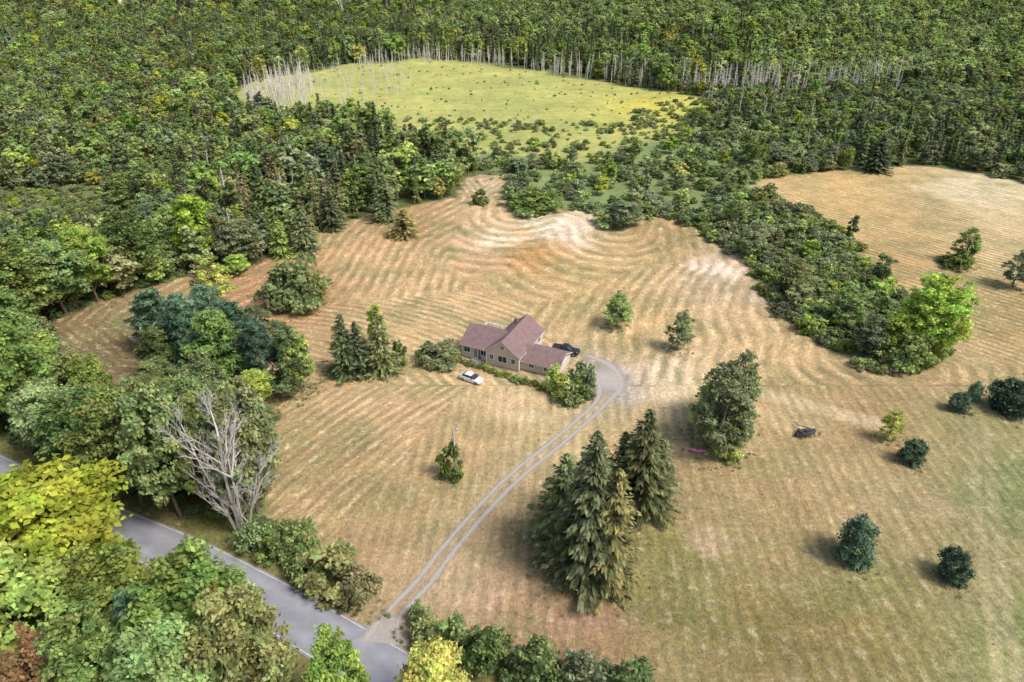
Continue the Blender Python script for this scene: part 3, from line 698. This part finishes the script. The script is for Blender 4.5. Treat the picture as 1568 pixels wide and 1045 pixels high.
def gable(x0, x1, y0, y1, ez, rz, along, tag, oh=.4):
    w = MB()
    if along == 'x':
        ym = (y0+y1)/2
        v = [(x0,y0,.35),(x0,y1,.35),(x0,y1,ez),(x0,ym,rz),(x0,y0,ez),(x1,y0,.35),(x1,y1,.35),(x1,y1,ez),(x1,ym,rz),(x1,y0,ez)]
    else:
        xm = (x0+x1)/2
        v = [(x1,y0,.35),(x0,y0,.35),(x0,y0,ez),(xm,y0,rz),(x1,y0,ez),(x1,y1,.35),(x0,y1,.35),(x0,y1,ez),(xm,y1,rz),(x1,y1,ez)]
    w.add(v, [(0,1,2,3,4),(9,8,7,6,5),(0,4,9,5),(1,6,7,2),(0,5,6,1)], 0); part("walls_"+tag, w, [M_SID])
    fb = MB(); fb.box((x0+.03, y0+.03, -.3), (x1-.03, y1-.03, .36)); part("foundation_"+tag, fb, [M_CONC])
    r = MB(); th = .14
    for sgn in (-1, 1):
        if along == 'x': half = (y1-y0)/2; c0 = (y0+y1)/2
        else: half = (x1-x0)/2; c0 = (x0+x1)/2
        sl = (rz-ez)/half; e = half+oh; ze = rz-sl*e
        A = (c0, rz+.03); B = (c0+sgn*e, ze+.03)
        pr = [(A[0], A[1]), (B[0], B[1]), (B[0], B[1]+th), (A[0], A[1]+th)]
        if along == 'x': a0, a1 = x0-oh, x1+oh; vv = [(a0, p, z_) for p, z_ in pr]+[(a1, p, z_) for p, z_ in pr]
        else: a0, a1 = y0-oh, y1+oh; vv = [(p, a0, z_) for p, z_ in pr]+[(p, a1, z_) for p, z_ in pr]
        r.add(vv, [(3,2,6,7),(0,4,5,1)], 0); r.add(vv, [(0,1,2,3),(4,7,6,5),(1,5,6,2)], 1)
    part("roof_"+tag, r, [M_ROOF, M_TRIM])
gable(0, 8.2, 0, 8, 2.95, 5.0, 'x', 'left_wing')
gable(5.5, 12.1, -.6, 10.6, 3.2, 5.75, 'y', 'main')
gable(12.12, 19.4, .4, 6.6, 2.15, 3.5, 'x', 'garage')
def window(xc, zc, w, h, y, face='front'):
    fr = MB(); gl_ = MB()
    def bx(mb, a0, a1, z0, z1, d0, d1):
        if face == 'front': mb.box((a0, y-d1, z0), (a1, y-d0, z1))
        else: mb.box((y+d0, a0, z0), (y+d1, a1, z1))
    t = .1
    bx(fr, xc-w/2-t, xc-w/2, zc-h/2, zc+h/2, -.02, .07); bx(fr, xc+w/2, xc+w/2+t, zc-h/2, zc+h/2, -.02, .07)
    bx(fr, xc-w/2-t, xc+w/2+t, zc+h/2, zc+h/2+t, -.02, .08); bx(fr, xc-w/2-t-.03, xc+w/2+t+.03, zc-h/2-t, zc-h/2, -.02, .1)
    bx(fr, xc-.03, xc+.03, zc-h/2, zc+h/2, -.02, .06); bx(gl_, xc-w/2, xc+w/2, zc-h/2, zc+h/2, -.02, .03)
    part("window_frame", fr, [M_TRIM]); part("window_pane", gl_, [M_GLASS])
for xx in (1.1, 4.6): window(xx, 1.9, 1.2, 1.1, 0)
window(2.9, 1.45, .55, 1.9, 0)
window(8.8, 1.95, 1.7, 1.3, -.6); window(6.6, 2.0, .7, 1.0, -.6); window(11.0, 2.0, .7, 1.0, -.6); window(8.8, 4.35, .7, .7, -.6)
window(8.9, 2.0, 1.0, 1.0, 12.1, 'side')
window(14.2, 1.4, .9, .7, .4); window(17.2, 1.4, .9, .7, .4)
d = MB(); d.box((19.38, 2.0, .3), (19.46, 5.0, 2.1)); part("garage_door", d, [M_TRIM])
d = MB()
for k in range(3): d.box((19.44, 2.1, .42+k*.56), (19.48, 4.9, .88+k*.56))
part("garage_door_panels", d, [M_SID])
d = MB(); d.box((3.55, -.06, .4), (4.0-.02, .02, 2.4)); part("front_door", d, [M_DOOR])
d = MB()
for (a, c) in ((0, 0), (0, 8), (5.47, -.6), (12.12, -.6), (12.12, 10.6), (19.4, .4), (19.4, 6.6)): d.box((a-.07, c-.07, .36), (a+.07, c+.07, 2.1 if a > 15 else 2.85))
part("corner_boards", d, [M_TRIM])
d = MB(); d.box((6.9, 8.6, 4.1), (7.5, 9.2, 5.6)); part("chimney", d, [simple("chimney_brick", (.3, .18, .14), .9, .2, 6)])
d = MB(); d.box((-.5, 8.1, .55), (5.3, 11.4, .7))
for i in range(8):
    d.box((-.5+i*.8, 11.3, .7), (-.4+i*.8, 11.4, 1.75))
d.box((-.5, 11.28, 1.75), (5.3, 11.42, 1.82))
for i in range(4): d.box((-.5, 8.2+i, 0), (-.4, 8.3+i, 1.75))
d.box((-.52, 8.1, 1.75), (-.38, 11.27, 1.82)); part("back_deck", d, [M_TRIM])
d = MB()
for i in range(3): d.box((2.2, -.5-.35*i, .0), (4.2, -.15-.35*i+.0, .42-.14*i))
part("front_steps", d, [M_CONC])

# ------------------------------------------------------------------ vehicles
M_TYRE = simple("tyre_rubber", (.025, .025, .025), .85, .1, 5); M_RIM = simple("wheel_metal", (.4, .4, .42), .3, .05, 5, .8)
M_DARK = simple("dark_trim", (.03, .03, .03), .6, .1, 4)
def loft(mb, secs, mi):
    v = []; k = 10
    for (xx, hw, z0, z1, taper) in secs:
        h = z1-z0; rr = min(.14, h*.3)
        ring = [(-hw+.05, z0), (hw-.05, z0), (hw, z0+rr), (hw, z0+h*.55), (hw*taper, z1-rr*.4), (hw*taper-.1, z1), (-hw*taper+.1, z1), (-hw*taper, z1-rr*.4), (-hw, z0+h*.55), (-hw, z0+rr)]
        v += [(xx, a, zz) for a, zz in ring]
    f = [(i*k+j, i*k+(j+1) % k, (i+1)*k+(j+1) % k, (i+1)*k+j) for i in range(len(secs)-1) for j in range(k)]
    f += [tuple(range(k))[::-1], tuple(range((len(secs)-1)*k, len(secs)*k))]
    mb.add(v, f, mi)
def wheel(mb, cx, cy, cz, r, w):
    for (r_, a, b_, mi) in ((r, cy-w/2, cy+w/2, 0), (r*.58, cy-w/2-.015, cy+w/2+.015, 1)):
        k = 18; v = [(cx+r_*math.cos(2*math.pi*i/k), yy, cz+r_*math.sin(2*math.pi*i/k)) for yy in (a, b_) for i in range(k)]
        f = [(i, (i+1) % k, k+(i+1) % k, k+i) for i in range(k)]+[tuple(range(k))[::-1], tuple(range(k, 2*k))]
        mb.add(v, f, mi)
def vehicle(name, loc, ang, paint, pickup=False):
    e = bpy.data.objects.new(name, None); scene.collection.objects.link(e); e.location = (loc[0], loc[1], 0); e.rotation_euler = (0, 0, ang)
    b = MB(); g = MB(); r = MB(); w = MB(); t = MB()
    if not pickup:
        loft(b, [(-2.3,.72,.38,.78,.9),(-2.2,.82,.28,.93,.92),(-1.6,.89,.24,1.0,.93),(-.8,.9,.22,.98,.95),(.6,.9,.22,.96,.95),(1.5,.88,.24,.88,.92),(2.1,.82,.28,.74,.9),(2.32,.7,.36,.62,.9)], 0)
        loft(g, [(-1.75,.74,.93,1.0,.9),(-1.1,.78,.93,1.36,.82),(-.2,.8,.93,1.42,.82),(.35,.79,.93,1.36,.82),(1.15,.74,.9,.95,.9)], 0)
        loft(r, [(-1.15,.60,1.34,1.385,.95),(-.7,.64,1.38,1.44,.95),(-.1,.64,1.40,1.455,.95),(.32,.6,1.36,1.39,.95)], 0)
        for sx_ in (-1.38, 1.42):
            for sy in (-.82, .82): wheel(w, sx_, sy, .32, .32, .2)
        t.box((2.26, -.6, .5), (2.335, -.3, .62)); t.box((2.26, .3, .5), (2.335, .6, .62)); t.box((-2.32, -.68, .62), (-2.22, -.4, .76)); t.box((-2.32, .4, .62), (-2.22, .68, .76))
        for sy in (-1, 1): t.box((.55, sy*.95-.07, .95), (.72, sy*.95+.07, 1.07))
    else:
        loft(b, [(-2.7,.86,.5,1.12,.97),(-2.6,.92,.42,1.18,.97),(-.55,.93,.42,1.18,.97),(.8,.94,.4,1.18,.97),(2.2,.93,.42,1.12,.93),(2.6,.88,.48,1.0,.93),(2.72,.8,.52,.85,.93)], 0)
        loft(g, [(-.75,.82,1.15,1.2,.9),(-.6,.84,1.15,1.76,.84),(.5,.84,1.15,1.78,.84),(1.25,.8,1.12,1.17,.9)], 0)
        loft(r, [(-.62,.66,1.75,1.8,.95),(-.3,.69,1.77,1.85,.95),(.3,.69,1.77,1.85,.95),(.52,.66,1.74,1.79,.95)], 0)
        t.box((-2.55, -.75, 1.1), (-.85, .75, 1.19)); t.box((-2.72, -.85, .95), (-2.66, -.7, 1.1)); t.box((-2.72, .7, .95), (-2.66, .85, 1.1)); t.box((2.6, -.7, .55), (2.76, .7, .68))
        for sy in (-.9, .82): r.box((-2.6, sy, 1.17), (-.8, sy+.08, 1.27))
        for sx_ in (-1.7, 1.75):
            for sy in (-.84, .84): wheel(w, sx_, sy, .39, .39, .25)
    part("body", b, [paint], e, True); part("windows", g, [M_GLASS], e); part("roof_panel", r, [paint], e); part("wheels", w, [M_TYRE, M_RIM], e); part("lamps_and_mirrors", t, [M_DARK], e)
M_WHITE = simple("car_paint_white", (.80, .80, .81), .25, .02, 1, spec=.6); M_BLK = simple("truck_paint_black", (.02, .028, .04), .25, .05, 1, spec=.6)
vehicle("parked_car", G(722, 583), rad(-31), M_WHITE)
vehicle("pickup_truck", G(866, 541), rad(-20), M_BLK, True)

M_FW = simple("fence_wood", (.42, .33, .24), .9, .2, 5)
fp = smooth_poly(W([(572,575),(600,566),(640,554)]), 4); mb = MB()
for i, p in enumerate(fp):
    mb.tube([(p[0], p[1], -.1), (p[0], p[1], 1.25)], [.07, .06], 6)
    if i < len(fp)-1:
        q_ = fp[i+1]
        for zz in (.45, .8, 1.12): mb.tube([(p[0], p[1], zz), (q_[0], q_[1], zz+.03)], [.045, .045], 5)
link("rail_fence", mb.mesh("rail_fence", [M_FW]))
p = G(698, 728); mb = MB(); hh = HT(698, 728, 655)
mb.tube([(0, 0, 0), (0, 0, hh)], [.15, .11], 8); mb.tube([(0, 0, hh-.5), (.5, 0, hh-.2)], [.04, .03], 5); mb.box((.4, -.12, hh-.35), (.75, .12, hh-.2)); mb.box((-.35, -.04, hh-.9), (.35, .04, hh-.8))
link("utility_pole", mb.mesh("utility_pole", [simple("pole_weathered", (.6, .57, .52), .9, .15, 4)]), (p[0], p[1], 0))
p = G(1234, 668); mb = MB()
mb.tube([(-1.8, 0, .8), (1.8, 0, .8)], [.07, .07], 6); mb.tube([(-1.8, 0, .8), (0, 2.2, .6), (1.8, 0, .8)], [.06, .06, .06], 6); mb.tube([(0, 2.2, .6), (0, 3.2, .5)], [.06, .05], 6)
mb.tube([(-1.3, -.4, .8), (-1.3, -.4, 1.6), (1.1, -.4, 1.6)], [.05, .05, .05], 6); mb.box((-1.2, -.7, .75), (.9, .6, 1.05)); mb.box((-.5, -.4, 1.05), (.4, .3, 1.35))
for k in range(5):
    cx = -1.7+k*.85
    for j in range(12):
        a = j*math.pi/6; mb.tube([(cx, -.8, .65), (cx+.25*math.cos(a), -.8-.58*math.cos(a)*.6, .65+.6*math.sin(a))], [.025, .015], 4)
hr = link("hay_rake", mb.mesh("hay_rake", [simple("implement_paint_dark", (.06, .065, .08), .6, .3, 4)]), (p[0], p[1], 0), rad(15))
mb = MB(); wheel(mb, -1.5, .3, .42, .42, .25); wheel(mb, 1.5, .3, .42, .42, .25); wheel(mb, -.6, 1.2, .35, .35, .2); o = link("wheels", mb.mesh("wheels", [M_TYRE, M_RIM])); o.parent = hr
p = G(1068, 692); mb = MB(); k = 8; v = []; f = []
for i in range(9):
    t = i/8*2-1; w_ = .42*(1-abs(t)**2.2)+.02; h_ = .26*(1-abs(t)**3)+.03
    for j in range(k): a = 2*math.pi*j/k; v.append((t*1.5, w_*math.cos(a), .25+.12*t*t+h_*math.sin(a)))
for i in range(8):
    for j in range(k): f.append((i*k+j, i*k+(j+1) % k, (i+1)*k+(j+1) % k, (i+1)*k+j))
mb.add(v, f, 0); mb.box((-.35, -.17, .46), (.35, .17, .53), 1)
link("pink_kayak", mb.mesh("pink_kayak", [simple("plastic_pink", (.62, .2, .32), .5, .1, 3), M_DARK], True), (p[0], p[1], 0), rad(-10))

# ------------------------------------------------------------------ light, camera
sd_ = np.array([.86, -.42, 0.0]); az = math.atan2(sd_[0], sd_[1]); el = rad(54)
w = bpy.data.worlds.new("World"); scene.world = w; w.use_nodes = True; nt = w.node_tree
bg = nt.nodes['Background']; sk = nt.nodes.new('ShaderNodeTexSky'); sk.sky_type = 'NISHITA'; sk.sun_disc = False
sk.sun_elevation = el; sk.sun_rotation = az; sk.altitude = 100; sk.dust_density = 4.0; sk.air_density = 1.0; sk.ozone_density = .6
nt.links.new(sk.outputs[0], bg.inputs[0]); bg.inputs[1].default_value = .15
L = bpy.data.lights.new("sun", 'SUN'); L.energy = 3.2; L.angle = rad(18); L.color = (1, .95, .87)
lo = bpy.data.objects.new("sun", L); scene.collection.objects.link(lo)
dv = Vector((math.sin(az)*math.cos(el), math.cos(az)*math.cos(el), math.sin(el)))
lo.rotation_euler = dv.to_track_quat('Z', 'Y').to_euler()
cam = bpy.data.cameras.new("camera"); cam.lens = 24; cam.sensor_width = 36; cam.clip_end = 20000
co = bpy.data.objects.new("camera", cam); scene.collection.objects.link(co); co.location = (0, 0, CH); co.rotation_euler = (rad(60), 0, 0)
scene.camera = co
scene.view_settings.view_transform = 'Standard'; scene.view_settings.look = 'None'; scene.view_settings.exposure = 0
